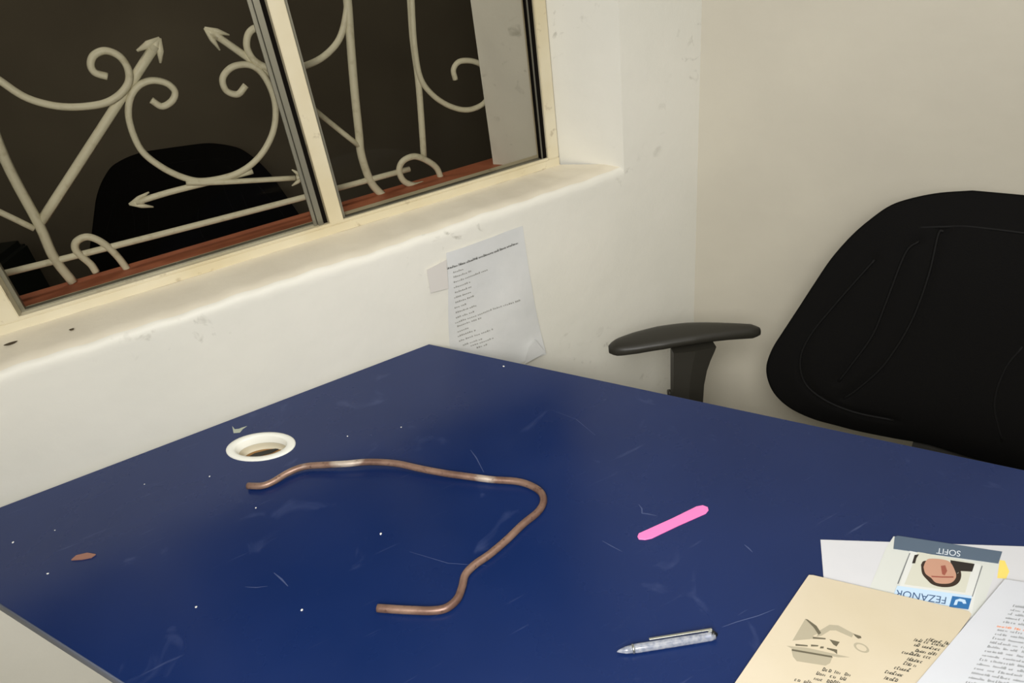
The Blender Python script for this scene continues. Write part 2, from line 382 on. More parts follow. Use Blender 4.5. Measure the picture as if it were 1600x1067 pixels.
gpart('vertical_bar', [(0.3921, 1.3934), (0.3856, 1.3312), (0.3729, 1.2579), (0.359, 1.1732), (0.3476, 1.0913), (0.3421, 1.0477), (0.3485, 0.9882), (0.3705, 0.9475)], 0.0085, 5, 0.0)
gpart('brace', [(0.2277, 1.2183), (0.2765, 1.1514), (0.3417, 1.0679)], 0.0055, 3, -0.002)
gpart('vertical_bar', [(0.5167, 1.3753), (0.5081, 1.311), (0.4987, 1.2422), (0.4943, 1.1688), (0.485, 1.0895), (0.4742, 1.0088)], 0.0070, 4, 0.003)
gpart('scroll', [(0.5192, 1.375), (0.5047, 1.2889), (0.4966, 1.2259), (0.497, 1.1682), (0.5177, 1.1293), (0.5517, 1.0993), (0.5897, 1.0838), (0.6274, 1.0887), (0.6497, 1.112), (0.6511, 1.1409), (0.6366, 1.1646), (0.6134, 1.1783), (0.5861, 1.1825), (0.5708, 1.1705), (0.5714, 1.1499)], 0.0058, 6, -0.005)
gpart('foot_scroll', [(0.4599, 0.9538), (0.4379, 0.9571), (0.4175, 0.973), (0.4126, 0.9972), (0.4253, 1.0148), (0.4523, 1.0174), (0.4785, 1.0006), (0.4969, 0.9785), (0.5029, 0.9461)], 0.0068, 6, -0.003)

# ---------------------------------------------------------------- desk
DA = Vector((0.3112, 1.1142)); T2 = Vector((TX, TY))
DB = Vector((-0.5575, 1.1127))
LONG = 1.42
corners = [DB, DA, DA + T2 * LONG, DB + T2 * (LONG + .0)]
ZT, TH = 0.75, 0.024
desk = thing('office_desk', 'navy blue office desk with scratched laminate top standing against the window wall', 'desk', (0.1, 0.5, 0))
OX, OYY = 0.1, 0.5
def D(bm): bmesh.ops.translate(bm, verts=bm.verts, vec=(-OX, -OYY, 0)); return bm
hole = [(0.0094, 0.9849), (0.0081, 0.98), (0.0057, 0.9758), (0.0023, 0.9724), (-0.0021, 0.9698), (-0.0073, 0.9681), (-0.0132, 0.9674), (-0.0196, 0.9676), (-0.0264, 0.9687), (-0.0335, 0.9707), (-0.0406, 0.9736), (-0.0477, 0.9773), (-0.0545, 0.9817), (-0.0609, 0.9866), (-0.0668, 0.9921), (-0.0719, 0.998), (-0.0762, 1.0041), (-0.0796, 1.0102), (-0.082, 1.0164), (-0.0833, 1.0223), (-0.0835, 1.0279), (-0.0825, 1.0329), (-0.0803, 1.0374), (-0.0771, 1.0411), (-0.0729, 1.044), (-0.0677, 1.0459), (-0.0617, 1.0469), (-0.0551, 1.0468), (-0.048, 1.0457), (-0.0406, 1.0437), (-0.0331, 1.0407), (-0.0257, 1.0368), (-0.0186, 1.0321), (-0.012, 1.0269), (-0.0061, 1.0211), (-0.0009, 1.015), (0.0033, 1.0087), (0.0066, 1.0024), (0.0087, 0.9962), (0.0096, 0.9903)]
bm = bmesh.new()
def loop(pts, z):
    v = [bm.verts.new((p[0], p[1], z)) for p in pts]
    return v, [bm.edges.new((v[i], v[(i + 1) % len(v)])) for i in range(len(v))]
ov, oe = loop(corners, ZT); hv, he = loop(hole, ZT)
bmesh.ops.triangle_fill(bm, edges=oe + he, use_beauty=True)
ov2, oe2 = loop(corners, ZT - TH); hv2, he2 = loop(hole, ZT - TH)
bmesh.ops.triangle_fill(bm, edges=oe2 + he2, use_beauty=True)
for a, b in ((ov, ov2), (hv, hv2)):
    for i in range(len(a)): bm.faces.new((a[i], a[(i + 1) % len(a)], b[(i + 1) % len(a)], b[i]))
top = obj('desktop', D(bm), desk_m, desk)
# rounded edge banding along the two long edges
def band(a, b, out):
    bm = bmesh.new(); prof = [(0.0002, 0.0), (.0014, -.0008), (.0022, -.003), (.0024, -.012), (.0022, -.021), (.0014, -.0235), (.0002, -.024)]
    r0 = [bm.verts.new((a.x + out.x * p, a.y + out.y * p, ZT + z - .0001)) for p, z in prof]
    r1 = [bm.verts.new((b.x + out.x * p, b.y + out.y * p, ZT + z - .0001)) for p, z in prof]
    for i in range(len(prof) - 1): bm.faces.new((r0[i], r0[i + 1], r1[i + 1], r1[i]))
    bm.faces.new(r0); bm.faces.new(r1[::-1]); bm.faces.new((r0[0], r1[0], r1[-1], r0[-1]))
    return D(bm)
NN = Vector((0.8336, 0.5524))
obj('edge_band', band(corners[3], corners[0], -NN), edge_m, desk, smooth=True)
obj('edge_band', band(corners[2], corners[1], NN), Mat('navy_edge_band', rgb(44, 50, 74), .45).m, desk, smooth=True)
# side panels and a back rail under the top
def slab(p, q, th, z0, z1):
    d = (q - p).normalized(); nn = Vector((-d.y, d.x)) * th
    return D(prism([p, q, q + nn, p + nn], z0, z1))
X2 = Vector((1, 0))
pa = DB + T2 * .06 + X2 * .28; pb = DA + T2 * .06 - X2 * .05
obj('side_panel', slab(pa, pb, .022, 0.0, ZT - TH - .0005), board_m, desk)
pa2 = DB + T2 * (LONG - .06) + X2 * .05; pb2 = DA + T2 * (LONG - .06) - X2 * .05
obj('side_panel', slab(pa2, pb2, .022, 0.0, ZT - TH - .0005), board_m, desk)
# cable grommet: white ring, yellowed cup, brown board below
gr_o = [(0.0161, 0.9783), (0.0146, 0.9729), (0.0118, 0.9681), (0.0079, 0.9643), (0.0029, 0.9615), (-0.003, 0.9596), (-0.0097, 0.9588), (-0.017, 0.9591), (-0.0248, 0.9604), (-0.0328, 0.9627), (-0.041, 0.966), (-0.049, 0.9702), (-0.0568, 0.9752), (-0.0641, 0.9808), (-0.0707, 0.987), (-0.0766, 0.9936), (-0.0816, 1.0005), (-0.0855, 1.0075), (-0.0882, 1.0144), (-0.0897, 1.0211), (-0.0899, 1.0274), (-0.0888, 1.0332), (-0.0864, 1.0382), (-0.0828, 1.0424), (-0.0779, 1.0456), (-0.072, 1.0478), (-0.0652, 1.0489), (-0.0577, 1.0488), (-0.0495, 1.0475), (-0.0411, 1.0451), (-0.0325, 1.0417), (-0.024, 1.0372), (-0.0159, 1.0319), (-0.0083, 1.0259), (-0.0015, 1.0193), (0.0044, 1.0124), (0.0092, 1.0052), (0.0129, 0.9981), (0.0153, 0.9911), (0.0164, 0.9845)]
gr_i = [(0.0029, 0.9854), (0.0018, 0.9814), (-0.0002, 0.978), (-0.0031, 0.9753), (-0.0068, 0.9732), (-0.0112, 0.9719), (-0.0162, 0.9714), (-0.0217, 0.9716), (-0.0275, 0.9727), (-0.0336, 0.9744), (-0.0397, 0.9769), (-0.0457, 0.9801), (-0.0515, 0.9838), (-0.057, 0.988), (-0.062, 0.9926), (-0.0664, 0.9974), (-0.0701, 1.0025), (-0.073, 1.0076), (-0.0751, 1.0126), (-0.0761, 1.0175), (-0.0763, 1.022), (-0.0754, 1.0261), (-0.0736, 1.0297), (-0.0709, 1.0327), (-0.0673, 1.0349), (-0.0629, 1.0364), (-0.0578, 1.037), (-0.0522, 1.0369), (-0.0462, 1.0359), (-0.0399, 1.0341), (-0.0336, 1.0315), (-0.0273, 1.0282), (-0.0213, 1.0243), (-0.0156, 1.02), (-0.0106, 1.0152), (-0.0061, 1.0101), (-0.0025, 1.0049), (0.0003, 0.9997), (0.0021, 0.9947), (0.003, 0.9898)]
n_ = len(gr_o); gc = Vector((sum(p[0] for p in gr_o) / n_, sum(p[1] for p in gr_o) / n_))
def gring(s_from, k, z): return [bm.verts.new((gc.x + (p[0] - gc.x) * k - OX, gc.y + (p[1] - gc.y) * k - OYY, z)) for p in s_from]
bm = bmesh.new()
rg = [gring(gr_o, 1.0, .7502), gring(gr_o, 1.0, .7514), gring(gr_o, .975, .7526), gring(gr_o, .86, .7531), gring(gr_i, 1.04, .7526), gring(gr_i, .99, .7505),
      gring(gr_i, .95, .738)]
def skin(rg):
    for a, b in zip(rg, rg[1:]):
        for i in range(n_): bm.faces.new((a[i], a[(i + 1) % n_], b[(i + 1) % n_], b[i]))
skin(rg)
gro = obj('cable_grommet', bm, grom_m, desk, smooth=True)
bm = bmesh.new(); skin([gring(gr_i, .95, .7378), gring(gr_i, .94, .733), gring(gr_i, .92, .7262), gring(gr_i, .88, .7255)]); obj('grommet_cup', bm, grom_in_m, gro, smooth=True)
bm = bmesh.new(); v = gring(gr_i, .89, .7252); bm.faces.new(v); obj('grommet_floor', bm, brown_m, gro)
bm = bmesh.new()
v = [(p[0] - OX, p[1] - OYY) for p in [(-0.0606, 1.0252), (-0.0504, 1.0276), (-0.0297, 1.0225), (-0.0154, 1.0171), (-0.0122, 1.0119), (-0.0257, 1.0099), (-0.0463, 1.015)]]
add_prism(bm, v, .7254, .7258); obj('cable_slot', bm, pen_dark_m, gro)
# pale scratches and chips with a shape of their own
def scratch(pts, w=.0008):
    P = [Vector((p[0] - OX, p[1] - OYY)) for p in pts]; bm = bmesh.new(); L = []
    for i, p in enumerate(P):
        d = (P[min(i + 1, len(P) - 1)] - P[max(i - 1, 0)]).normalized(); k = Vector((-d.y, d.x)) * w * (0.35 if i in (0, len(P) - 1) else 1)
        L.append((bm.verts.new((p.x + k.x, p.y + k.y, .75015)), bm.verts.new((p.x - k.x, p.y - k.y, .75015))))
    for a, b in zip(L, L[1:]): bm.faces.new((a[0], a[1], b[1], b[0]))
    obj('scratch', bm, scratch_m, desk)
scratch([(0.393, 0.5528), (0.3917, 0.5439), (0.3869, 0.5375), (0.3924, 0.5323), (0.4001, 0.523)], .0009)
scratch([(0.4597, 0.4247), (0.4601, 0.4184), (0.4596, 0.4104)], .0010)
scratch([(0.2488, 0.7897), (0.2487, 0.7686), (0.2443, 0.7329)], .0008)
scratch([(0.3168, 0.5285), (0.3216, 0.5152), (0.3277, 0.5)], .0006)
scratch([(-0.1106, 0.725), (-0.0981, 0.7156), (-0.0843, 0.7089)], .0006)
scratch([(0.3583, 0.3524), (0.3757, 0.3489), (0.4019, 0.3417), (0.4226, 0.3382)], .0005)
scratch([(-0.0723, 0.7263), (-0.0656, 0.7096), (-0.0607, 0.6933)], .0012)
scratch([(0.0954, 0.6558), (0.1315, 0.6092), (0.1718, 0.5775)], .0004)
scratch([(0.3999, 0.8002), (0.4206, 0.7548), (0.4239, 0.7049)], .0004)
bm = bmesh.new()
chipo = [(-0.0696, 1.0923), (-0.0671, 1.0801), (-0.06, 1.0769), (-0.0545, 1.0771), (-0.047, 1.0758), (-0.0554, 1.0715), (-0.0609, 1.0652), (-0.0708, 1.0704)]
add_prism(bm, [(p[0] - OX, p[1] - OYY) for p in chipo], .7501, .7505)
obj('chipped_laminate', bm, Mat('exposed_pale_board', rgb(170, 176, 160), .8).m, desk)

# ---------------------------------------------------------------- things on the desk
rod_px = [(-0.0724, 0.9141, 0.7555), (-0.0533, 0.9008, 0.7555), (-0.0361, 0.8986, 0.7555), (-0.012, 0.9035, 0.7555), (0.0137, 0.9008, 0.7555), (0.0439, 0.8829, 0.7555), (0.0735, 0.8636, 0.7555), (0.0968, 0.8514, 0.7555), (0.1221, 0.8334, 0.7555), (0.1427, 0.8146, 0.7555), (0.1643, 0.7891, 0.7555), (0.1917, 0.759, 0.7555), (0.2187, 0.7327, 0.7555), (0.2459, 0.7064, 0.7555), (0.2729, 0.6835, 0.7555), (0.286, 0.665, 0.7555), (0.2919, 0.6441, 0.7555), (0.2857, 0.6263, 0.7555), (0.2697, 0.6146, 0.7555), (0.2425, 0.6071, 0.7555), (0.211, 0.5955, 0.7555), (0.1822, 0.5872, 0.7555), (0.159, 0.5832, 0.7555), (0.1418, 0.5757, 0.7555), (0.1307, 0.5613, 0.7555), (0.118, 0.5486, 0.7555), (0.1016, 0.5444, 0.7555), (0.0855, 0.5506, 0.7555), (0.0684, 0.5622, 0.7555), (0.0487, 0.5766, 0.7555), (0.0296, 0.5912, 0.7555)]
zr = [.7552, .7553, .756, .757, .758, .759, .760, .760, .7595, .759, .758, .757, .756, .7555, .7553, .7552] + [.7552] * 15
rp = [(p[0], p[1], z + .0002) for p, z in zip(rod_px, zr)]
rod = obj('bent_rod', tube([(p[0] - rp[0][0], p[1] - rp[0][1], p[2] - .75) for p in spline(rp, 6)], 0.0051, 14), copper_m, None, smooth=True, loc=(rp[0][0], rp[0][1], .75))
tag(rod, 'worn copper coloured metal rod bent into an open hook shape lying on the desk', 'metal rod')

pk = [(0.3577, 0.5082), (0.3623, 0.5116), (0.3736, 0.5103), (0.4129, 0.5072), (0.4526, 0.5059), (0.4609, 0.5029), (0.4641, 0.4965), (0.4611, 0.4918), (0.4546, 0.4894), (0.4121, 0.4932), (0.3707, 0.4957), (0.3627, 0.4986), (0.3566, 0.5039)]
c = pk[0]
bm = prism([(p[0] - c[0], p[1] - c[1]) for p in pk], 0.0003, 0.0016)
bmesh.ops.bevel(bm, geom=[e for e in bm.edges if abs(e.verts[0].co.z - e.verts[1].co.z) < 1e-5 and e.verts[0].co.z > .001], offset=.0004, segments=1, affect='EDGES')
tag(obj('pink_strip', bm, pink_m, loc=(c[0], c[1], .75)), 'flat bright pink plastic strip tapering to one end on the desk', 'plastic strip')

# pen
pe = [(0.2411, 0.3883, 0.755), (0.3423, 0.346, 0.755)]
a = Vector(pe[0]); b = Vector(pe[1]); L = (b - a).length; ang = math.atan2(b.y - a.y, b.x - a.x)
pen = thing('ballpoint_pen', 'clear plastic ballpoint pen with metal clip lying beside the manila folder', 'pen', (a.x, a.y, .75), ang)
R0 = .0050
bm = tube([(L * .16, 0, R0 + .0003), (L * .2, 0, R0 + .0003), (L * .55, 0, R0 + .0003), (L * .95, 0, R0 + .0003), (L, 0, R0 + .0003)], [R0 * .9, R0, R0, R0 * .95, R0 * .8], 16)
obj('barrel', bm, pen_m, pen, smooth=True)
obj('tip', tube([(0, 0, R0 - .0005), (L * .02, 0, R0), (L * .09, 0, R0), (L * .16, 0, R0 + .0003)], [.0006, .0016, .0038, R0 * .9], 14), pen_m, pen, smooth=True)
obj('grip_ring', tube([(L * .155, 0, R0 + .0003), (L * .175, 0, R0 + .0003)], R0 * 1.07, 16), pen_metal_m, pen, smooth=True)
obj('refill', tube([(L * .05, 0, R0), (L * .9, 0, R0)], .0015, 8), refill_m, pen)
bm = bmesh.new(); add_box(bm, L * .34, L * .985, .0040, .0066, .0096, .0110); add_box(bm, L * .94, L * .985, .0030, .0066, .005, .0096)
bmesh.ops.bevel(bm, geom=bm.edges[:], offset=.0004, segments=1, affect='EDGES')
obj('clip', bm, pen_metal_m, pen)
obj('push_button', tube([(L * .97, .0022, R0 + .004), (L * 1.008, 0, R0 + .0003)], .0032, 12), pen_dark_m, pen, smooth=True)

# wood chip and crumbs
wc = [(-0.3224, 0.917), (-0.3158, 0.922), (-0.3014, 0.9179), (-0.2905, 0.9078), (-0.2964, 0.905), (-0.309, 0.9094)]
bm = prism([(p[0] - wc[0][0], p[1] - wc[0][1]) for p in wc], .0002, .0022)
tag(obj('wood_chip', bm, chip_m, loc=(wc[0][0], wc[0][1], .75)), 'small reddish brown sliver of wood on the desk near its left edge', 'wood chip')
crumbs = [(p, r, l) for p, (r, l) in zip([(-0.4034, 1.0102), (-0.3527, 0.9095), (-0.1721, 0.7283), (-0.0535, 0.6456), (0.0722, 0.707), (-0.1224, 0.9795), (0.0941, 0.9406), (0.1771, 0.9077), (0.3941, 0.9562), (-0.0707, 0.8638), (-0.2178, 1.0258), (-0.3468, 0.9998)],
  [(.0021, 'white crumb at the desk edge beside the window wall'), (.0018, 'white crumb left of the wood chip, nearer the desk edge'), (.0020, 'white crumb in the empty left part of the desk top'),
   (.0020, 'white crumb left of the end of the bent rod'), (.0020, 'white crumb inside the curve of the bent rod'), (.0016, 'white crumb below the cable grommet'),
   (.0014, 'white crumb beyond the middle of the bent rod'), (.0013, 'white crumb beyond the rod towards the wall notice'), (.0022, 'white crumb at the far desk edge under the wall notice'),
   (.0013, 'tiny pale crumb just below the left end of the rod'), (.0013, 'tiny pale crumb left of the cable grommet'), (.0012, 'tiny pale crumb between the wall and wood chip')])]
for (p, r, lab) in crumbs:
    bm = bmesh.new(); bmesh.ops.create_icosphere(bm, subdivisions=1, radius=r)
    for v in bm.verts: v.co *= random.uniform(.7, 1.15); v.co.z *= .6
    zmin = min(v.co.z for v in bm.verts); bmesh.ops.translate(bm, verts=bm.verts, vec=(0, 0, -zmin))
    tag(obj('crumb', bm, crumb_m, loc=(p[0], p[1], .7501)), lab, 'crumb', 'white crumbs scattered on the desk top')

# ---------------------------------------------------------------- papers, card and folder
def frame2(o, ex, ey):
    o = Vector(o[:2]); ex = Vector(ex[:2]) - o; ey = Vector(ey[:2]) - o
    return o, ex, ey
def flat(name, pts, z0, z1, mat, parent=None, org=(0, 0, 0), smooth=False):
    bm = prism([(p[0] - org[0], p[1] - org[1]) for p in pts], z0 - org[2], z1 - org[2])
    return obj(name, bm, mat, parent, loc=None if parent else org)
def glyph_rows(rows, z, o, ex, ey, height, adv, org, seed, fill=.6):
    """print: rows of small letter-like strokes on a flat sheet. rows: (start fraction, end fraction along ex, fraction along ey)"""
    rnd = random.Random(seed); bm = bmesh.new(); Lx = ex.length; ux = ex / Lx; uy = ey.normalized()
    for (s, e, r) in rows:
        x = s * Lx; word = rnd.randint(2, 8)
        while x < e * Lx:
            if word == 0: x += adv * rnd.uniform(.8, 1.3); word = rnd.randint(2, 9); continue
            word -= 1; h = height * rnd.choice((.55, .6, .6, .85, 1.0)); w = adv * fill
            p = o + ux * x + ey * r
            kind = rnd.random()
            def q(x0, x1, y0, y1):
                c = [p + ux * x0 + uy * y0, p + ux * x1 + uy * y0, p + ux * x1 + uy * y1, p + ux * x0 + uy * y1]
                bm.faces.new([bm.verts.new((k.x - org[0], k.y - org[1], z - org[2])) for k in c])
            q(0, w * .32, -h, 0)
            if kind < .7: q(w * .68, w, -h * .8, 0)
            if kind > .3: q(w * .32, w * .68, -h * .25, 0)
            if kind > .5: q(w * .32, w * .68, -h, -h * .75)
            x += adv
    return bm
# white sheet lying under everything
ws = [(0.5397, 0.3789), (0.7416, 0.2288), (0.6298, 0.0938), (0.4547, 0.2618), (0.4976, 0.3363)]
o3 = (ws[0][0], ws[0][1], .75)
sheet = flat('paper_sheet', ws, .7503, .7515, paper_m, None, o3)
tag(sheet, 'blank white paper sheet underneath the identity card and manila folder', 'paper')
flat('highlighter_mark', [(0.6799, 0.2476), (0.6836, 0.2441), (0.6734, 0.2326), (0.6617, 0.2288), (0.6547, 0.2344)], .7516, .7518, yellow_m, sheet, o3)

# identity card, seen upside down
cz = .7520
cardp = [(0.5963, 0.3248), (0.6123, 0.333), (0.6172, 0.3332), (0.6916, 0.2551), (0.6918, 0.2516), (0.6563, 0.2363), (0.5798, 0.2126), (0.5123, 0.285)]
# the transparent sleeve that carries it
idc = thing('identity_card', 'plastic identity card with portrait photo and slate header, lying upside down', 'card', (cardp[0][0], cardp[0][1], .75))
oc = (cardp[0][0], cardp[0][1], .75)
flat('card_sleeve', [(0.5908, 0.3275), (0.6135, 0.3347), (0.6932, 0.2531), (0.6692, 0.2438), (0.5924, 0.2139), (0.5146, 0.2936)], .75165, .75195, sleeve_m, idc, oc)
body = flat('card_body', [(0.6095, 0.3102), (0.6568, 0.2551), (0.5879, 0.2195), (0.5332, 0.2714)], .7520, .7525, cardw_m, idc, oc)
hd = flat('header_band', [(0.6131, 0.3329), (0.6172, 0.3325), (0.6923, 0.2528), (0.6737, 0.2454), (0.5973, 0.3223)], .7520, .7530, slate_m, idc, oc)
flat('photo_print', [(0.6159, 0.3042), (0.6525, 0.2607), (0.6083, 0.2406), (0.5645, 0.2827)], .75255, .75265, photo_bg_m, idc, oc)
flat('jacket', [(0.6349, 0.2766), (0.6518, 0.2588), (0.6398, 0.2538), (0.6299, 0.2615), (0.6225, 0.261), (0.6251, 0.2689)], .7527, .7528, suit_m, idc, oc)
flat('jacket', [(0.6088, 0.303), (0.6137, 0.3009), (0.6065, 0.2989), (0.5991, 0.295), (0.5962, 0.2969)], .7527, .7528, suit_m, idc, oc)
def sm2(pts):
    P = [Vector((p[0], p[1], 0)) for p in pts]
    return ([(q.x, q.y) for q in spline(P + [P[0]], 4)[:-1]],)
def ell(cx, cy, a, b, n=20, rot=0.0):
    return [(cx + a * math.cos(2 * math.pi * i / n) * math.cos(rot) - b * math.sin(2 * math.pi * i / n) * math.sin(rot), cy + a * math.cos(2 * math.pi * i / n) * math.sin(rot) + b * math.sin(2 * math.pi * i / n) * math.cos(rot)) for i in range(n)]
flat('hair', *sm2([(0.6026, 0.2902), (0.5929, 0.2815), (0.5899, 0.2729), (0.5892, 0.2661), (0.5946, 0.2584), (0.6043, 0.253), (0.6145, 0.2525), (0.6245, 0.2563), (0.6313, 0.2625), (0.6231, 0.2615), (0.6221, 0.2795), (0.6108, 0.2914)]), .7528, .7529, hair_m, idc, oc)
flat('face', *sm2([(0.6017, 0.2864), (0.5957, 0.2796), (0.5955, 0.2723), (0.5942, 0.2658), (0.6, 0.2599), (0.6083, 0.2565), (0.6191, 0.2587), (0.6269, 0.2664), (0.6317, 0.2752), (0.628, 0.2821), (0.6172, 0.2904), (0.6097, 0.2898)]), .7530, .7531, skin_m, idc, oc)
flat('face_shadow', [(0.6187, 0.2771), (0.6235, 0.275), (0.6182, 0.2689), (0.6104, 0.2665), (0.6097, 0.2691)], .75315, .75322, skin2_m, idc, oc)
flat('face_shadow', [(0.5981, 0.2742), (0.607, 0.2672), (0.6172, 0.2605), (0.6156, 0.2594), (0.6055, 0.2661), (0.5971, 0.2727)], .75315, .75322, skin2_m, idc, oc)
flat('blue_strip', [(0.5567, 0.2857), (0.6106, 0.2341), (0.5931, 0.226), (0.5386, 0.2782)], .75255, .75265, strip_m, idc, oc)
lg = flat('card_logo', [(0.5933, 0.2453), (0.6069, 0.2324), (0.5917, 0.2258), (0.5782, 0.2385)], .7527, .7528, logo_m, idc, oc)
flat('logo_ring', [(0.5915, 0.2403), (0.5968, 0.2388), (0.5998, 0.2349), (0.5964, 0.2312), (0.5937, 0.233), (0.5948, 0.2352), (0.5922, 0.2379), (0.5868, 0.2356), (0.584, 0.2374)], .7529, .75295, strip_m, idc, oc)
flat('sleeve_line', [(0.6064, 0.308), (0.6073, 0.3074), (0.5599, 0.2866), (0.5588, 0.2874)], .7527, .7528, ink2_m, idc, oc)
flat('sleeve_line', [(0.6556, 0.253), (0.6564, 0.2524), (0.6102, 0.2332), (0.6094, 0.2337)], .7527, .7528, ink2_m, idc, oc)
def card_text(s, p0, p1, ph, z, mat, name):
    """p0 = start of the writing, p1 = its end, ph = a point above the start (letter height)"""
    cu = bpy.data.curves.new(name, 'FONT'); cu.body = s; cu.size = 1.0
    t = bpy.data.objects.new(name, cu); COL.objects.link(t)
    bpy.context.view_layer.update()
    me = bpy.data.meshes.new_from_object(t.evaluated_get(bpy.context.evaluated_depsgraph_get()))
    bpy.data.objects.remove(t)
    xs = [v.co.x for v in me.vertices]; ys = [v.co.y for v in me.vertices]
    x0, x1, y0, y1 = min(xs), max(xs), min(ys), max(ys)
    p0, p1, ph = Vector(p0), Vector(p1), Vector(ph)
    for v in me.vertices:
        q = p0 + (p1 - p0) * ((v.co.x - x0) / (x1 - x0)) + (ph - p0) * ((v.co.y - y0) / (y1 - y0))
        v.co = (q.x - oc[0], q.y - oc[1], z - oc[2])
    me.materials.clear(); me.materials.append(mat)
    o = bpy.data.objects.new(name, me); COL.objects.link(o); o.parent = idc
card_text('SOFIT', *[(0.6555, 0.2783), (0.6381, 0.2957), (0.6475, 0.2736)], .7532, whiteink_m, 'header_lettering')
card_text('FEZANOR', *[(0.5869, 0.2476), (0.5514, 0.2825), (0.5778, 0.2427)], .7529, navyink_m, 'card_lettering')

# manila folder with a drawing and print
fo = [(0.4811, 0.3463), (0.4856, 0.3476), (0.4894, 0.3445), (0.5874, 0.223), (0.5867, 0.2197), (0.5821, 0.218), (0.3451, 0.1698), (0.1827, 0.2684), (0.3223, 0.2939)]
of = (fo[0][0], fo[0][1], .75)
folder = thing('manila_folder', 'cream manila folder printed with a grey excavator on a barge', 'folder', of)
flat('back_cover', fo, .7533, .7539, folder_m, folder, of)
flat('inner_sheets', [(fo[0][0] * .985 + fo[6][0] * .015 + (p[0] - fo[0][0]) * .985, fo[0][1] * .985 + fo[6][1] * .015 + (p[1] - fo[0][1]) * .985) for p in fo], .75395, .7550, paper_m, folder, of)
flat('front_cover', fo, .7551, .7560, folder_m, folder, of)
def st(name, pts, mat, k=0): flat(name, pts, .75605 + k * .0001, .7561 + k * .0001, mat, folder, of)
st('drawing', [(0.4376, 0.3087), (0.439, 0.3003), (0.4368, 0.2887), (0.4294, 0.2897), (0.4259, 0.2874), (0.4064, 0.2972), (0.4218, 0.3029)], stamp_m)
st('drawing', [(0.438, 0.2906), (0.4536, 0.2899), (0.4608, 0.2843), (0.4661, 0.2689), (0.4608, 0.2669), (0.4537, 0.2815), (0.4487, 0.2847), (0.4366, 0.2851), (0.431, 0.2869)], stamp_m)
st('drawing', [(0.4376, 0.3087), (0.4393, 0.3067), (0.4411, 0.2961), (0.4385, 0.2876), (0.4345, 0.2874), (0.4371, 0.2968)], stamp2_m, 1)
st('drawing', [(0.4277, 0.289), (0.4376, 0.2808), (0.4364, 0.2798), (0.4259, 0.2874)], stamp2_m, 1)
st('drawing', [(0.4397, 0.2777), (0.4462, 0.27), (0.4393, 0.2681), (0.4383, 0.2714)], stamp2_m)
st('drawing', [(0.4063, 0.2928), (0.4157, 0.285), (0.4146, 0.2839), (0.4047, 0.2912)], stamp2_m)
st('drawing', [(0.4191, 0.2837), (0.4251, 0.279), (0.4234, 0.2783), (0.4174, 0.2822)], stamp2_m)
st('drawing', [(0.4256, 0.2769), (0.4284, 0.2751), (0.4266, 0.2736), (0.4234, 0.2757)], stamp2_m)
st('drawing', [(0.43, 0.2724), (0.437, 0.2653), (0.4329, 0.2617), (0.4325, 0.2655), (0.4288, 0.2713)], stamp2_m)
st('drawing', [(0.3969, 0.2961), (0.4124, 0.2836), (0.4408, 0.2524), (0.4311, 0.2586), (0.3997, 0.2891)], stamp_m, 1)
st('drawing', [(0.3985, 0.2906), (0.4269, 0.263), (0.4257, 0.2612), (0.3969, 0.2891)], stamp2_m, 2)
st('drawing', [(0.3969, 0.2891), (0.4252, 0.2615), (0.4191, 0.2586), (0.4131, 0.259), (0.3925, 0.278), (0.3931, 0.2837)], stamp_m)
st('drawing', [(0.4655, 0.2693), (0.4697, 0.263), (0.4684, 0.2611), (0.465, 0.2624), (0.4647, 0.2661)], stamp2_m, 1)
ring = [(0.464, 0.248), (0.463, 0.2471), (0.4617, 0.2466), (0.4602, 0.2466), (0.4587, 0.247), (0.4573, 0.2479), (0.456, 0.2492), (0.4549, 0.2508), (0.4541, 0.2526), (0.4536, 0.2545), (0.4536, 0.2563), (0.4539, 0.2579), (0.4546, 0.2592), (0.4556, 0.2602), (0.4569, 0.2607), (0.4584, 0.2607), (0.4599, 0.2603), (0.4614, 0.2593), (0.4627, 0.258), (0.4638, 0.2564), (0.4646, 0.2546), (0.4651, 0.2527), (0.4651, 0.2509), (0.4647, 0.2493)]
bm = bmesh.new(); nc = len(ring); cx_ = sum(p[0] for p in ring) / nc; cy_ = sum(p[1] for p in ring) / nc
va = [bm.verts.new((p[0] - of[0], p[1] - of[1], .0061)) for p in ring]; vb = [bm.verts.new((cx_ + (p[0] - cx_) * .68 - of[0], cy_ + (p[1] - cy_) * .68 - of[1], .0061)) for p in ring]
for i in range(nc): bm.faces.new((va[i], va[(i + 1) % nc], vb[(i + 1) % nc], vb[i]))
obj('drawing', bm, stamp_m, folder)
def block(name, px3, rows, h, adv, z, org, mat, par, seed, fill=.62):
    o_, ex_, ey_ = frame2(*px3)
    obj(name, glyph_rows(rows, z, o_, ex_, ey_, h, adv, org, seed, fill), mat, par)
block('printed_lines', [(0.4055, 0.2571, 0.756), (0.4239, 0.2381, 0.756), (0.3755, 0.247, 0.756)], [(0, .95, 0.0), (-.12, .95, .2), (-.1, .92, .42), (-.7, .9, .62)], .0048, .0030, .7562, of, ink_m, folder, 3, .8)
block('printed_lines', [(0.5183, 0.2264, 0.756), (0.5343, 0.2092, 0.756), (0.4481, 0.2148, 0.756)], [(.1, 1, 0), (-.30, .95, .06), (-.15, .9, .16), (.05, .8, .27), (-.35, .75, .36), (.02, .6, .48), (.02, .5, .58), (-.16, .45, .70), (-.35, .4, .82), (-.2, .3, .94)], .0054, .0024, .7562, of, ink_m, folder, 5, .95)

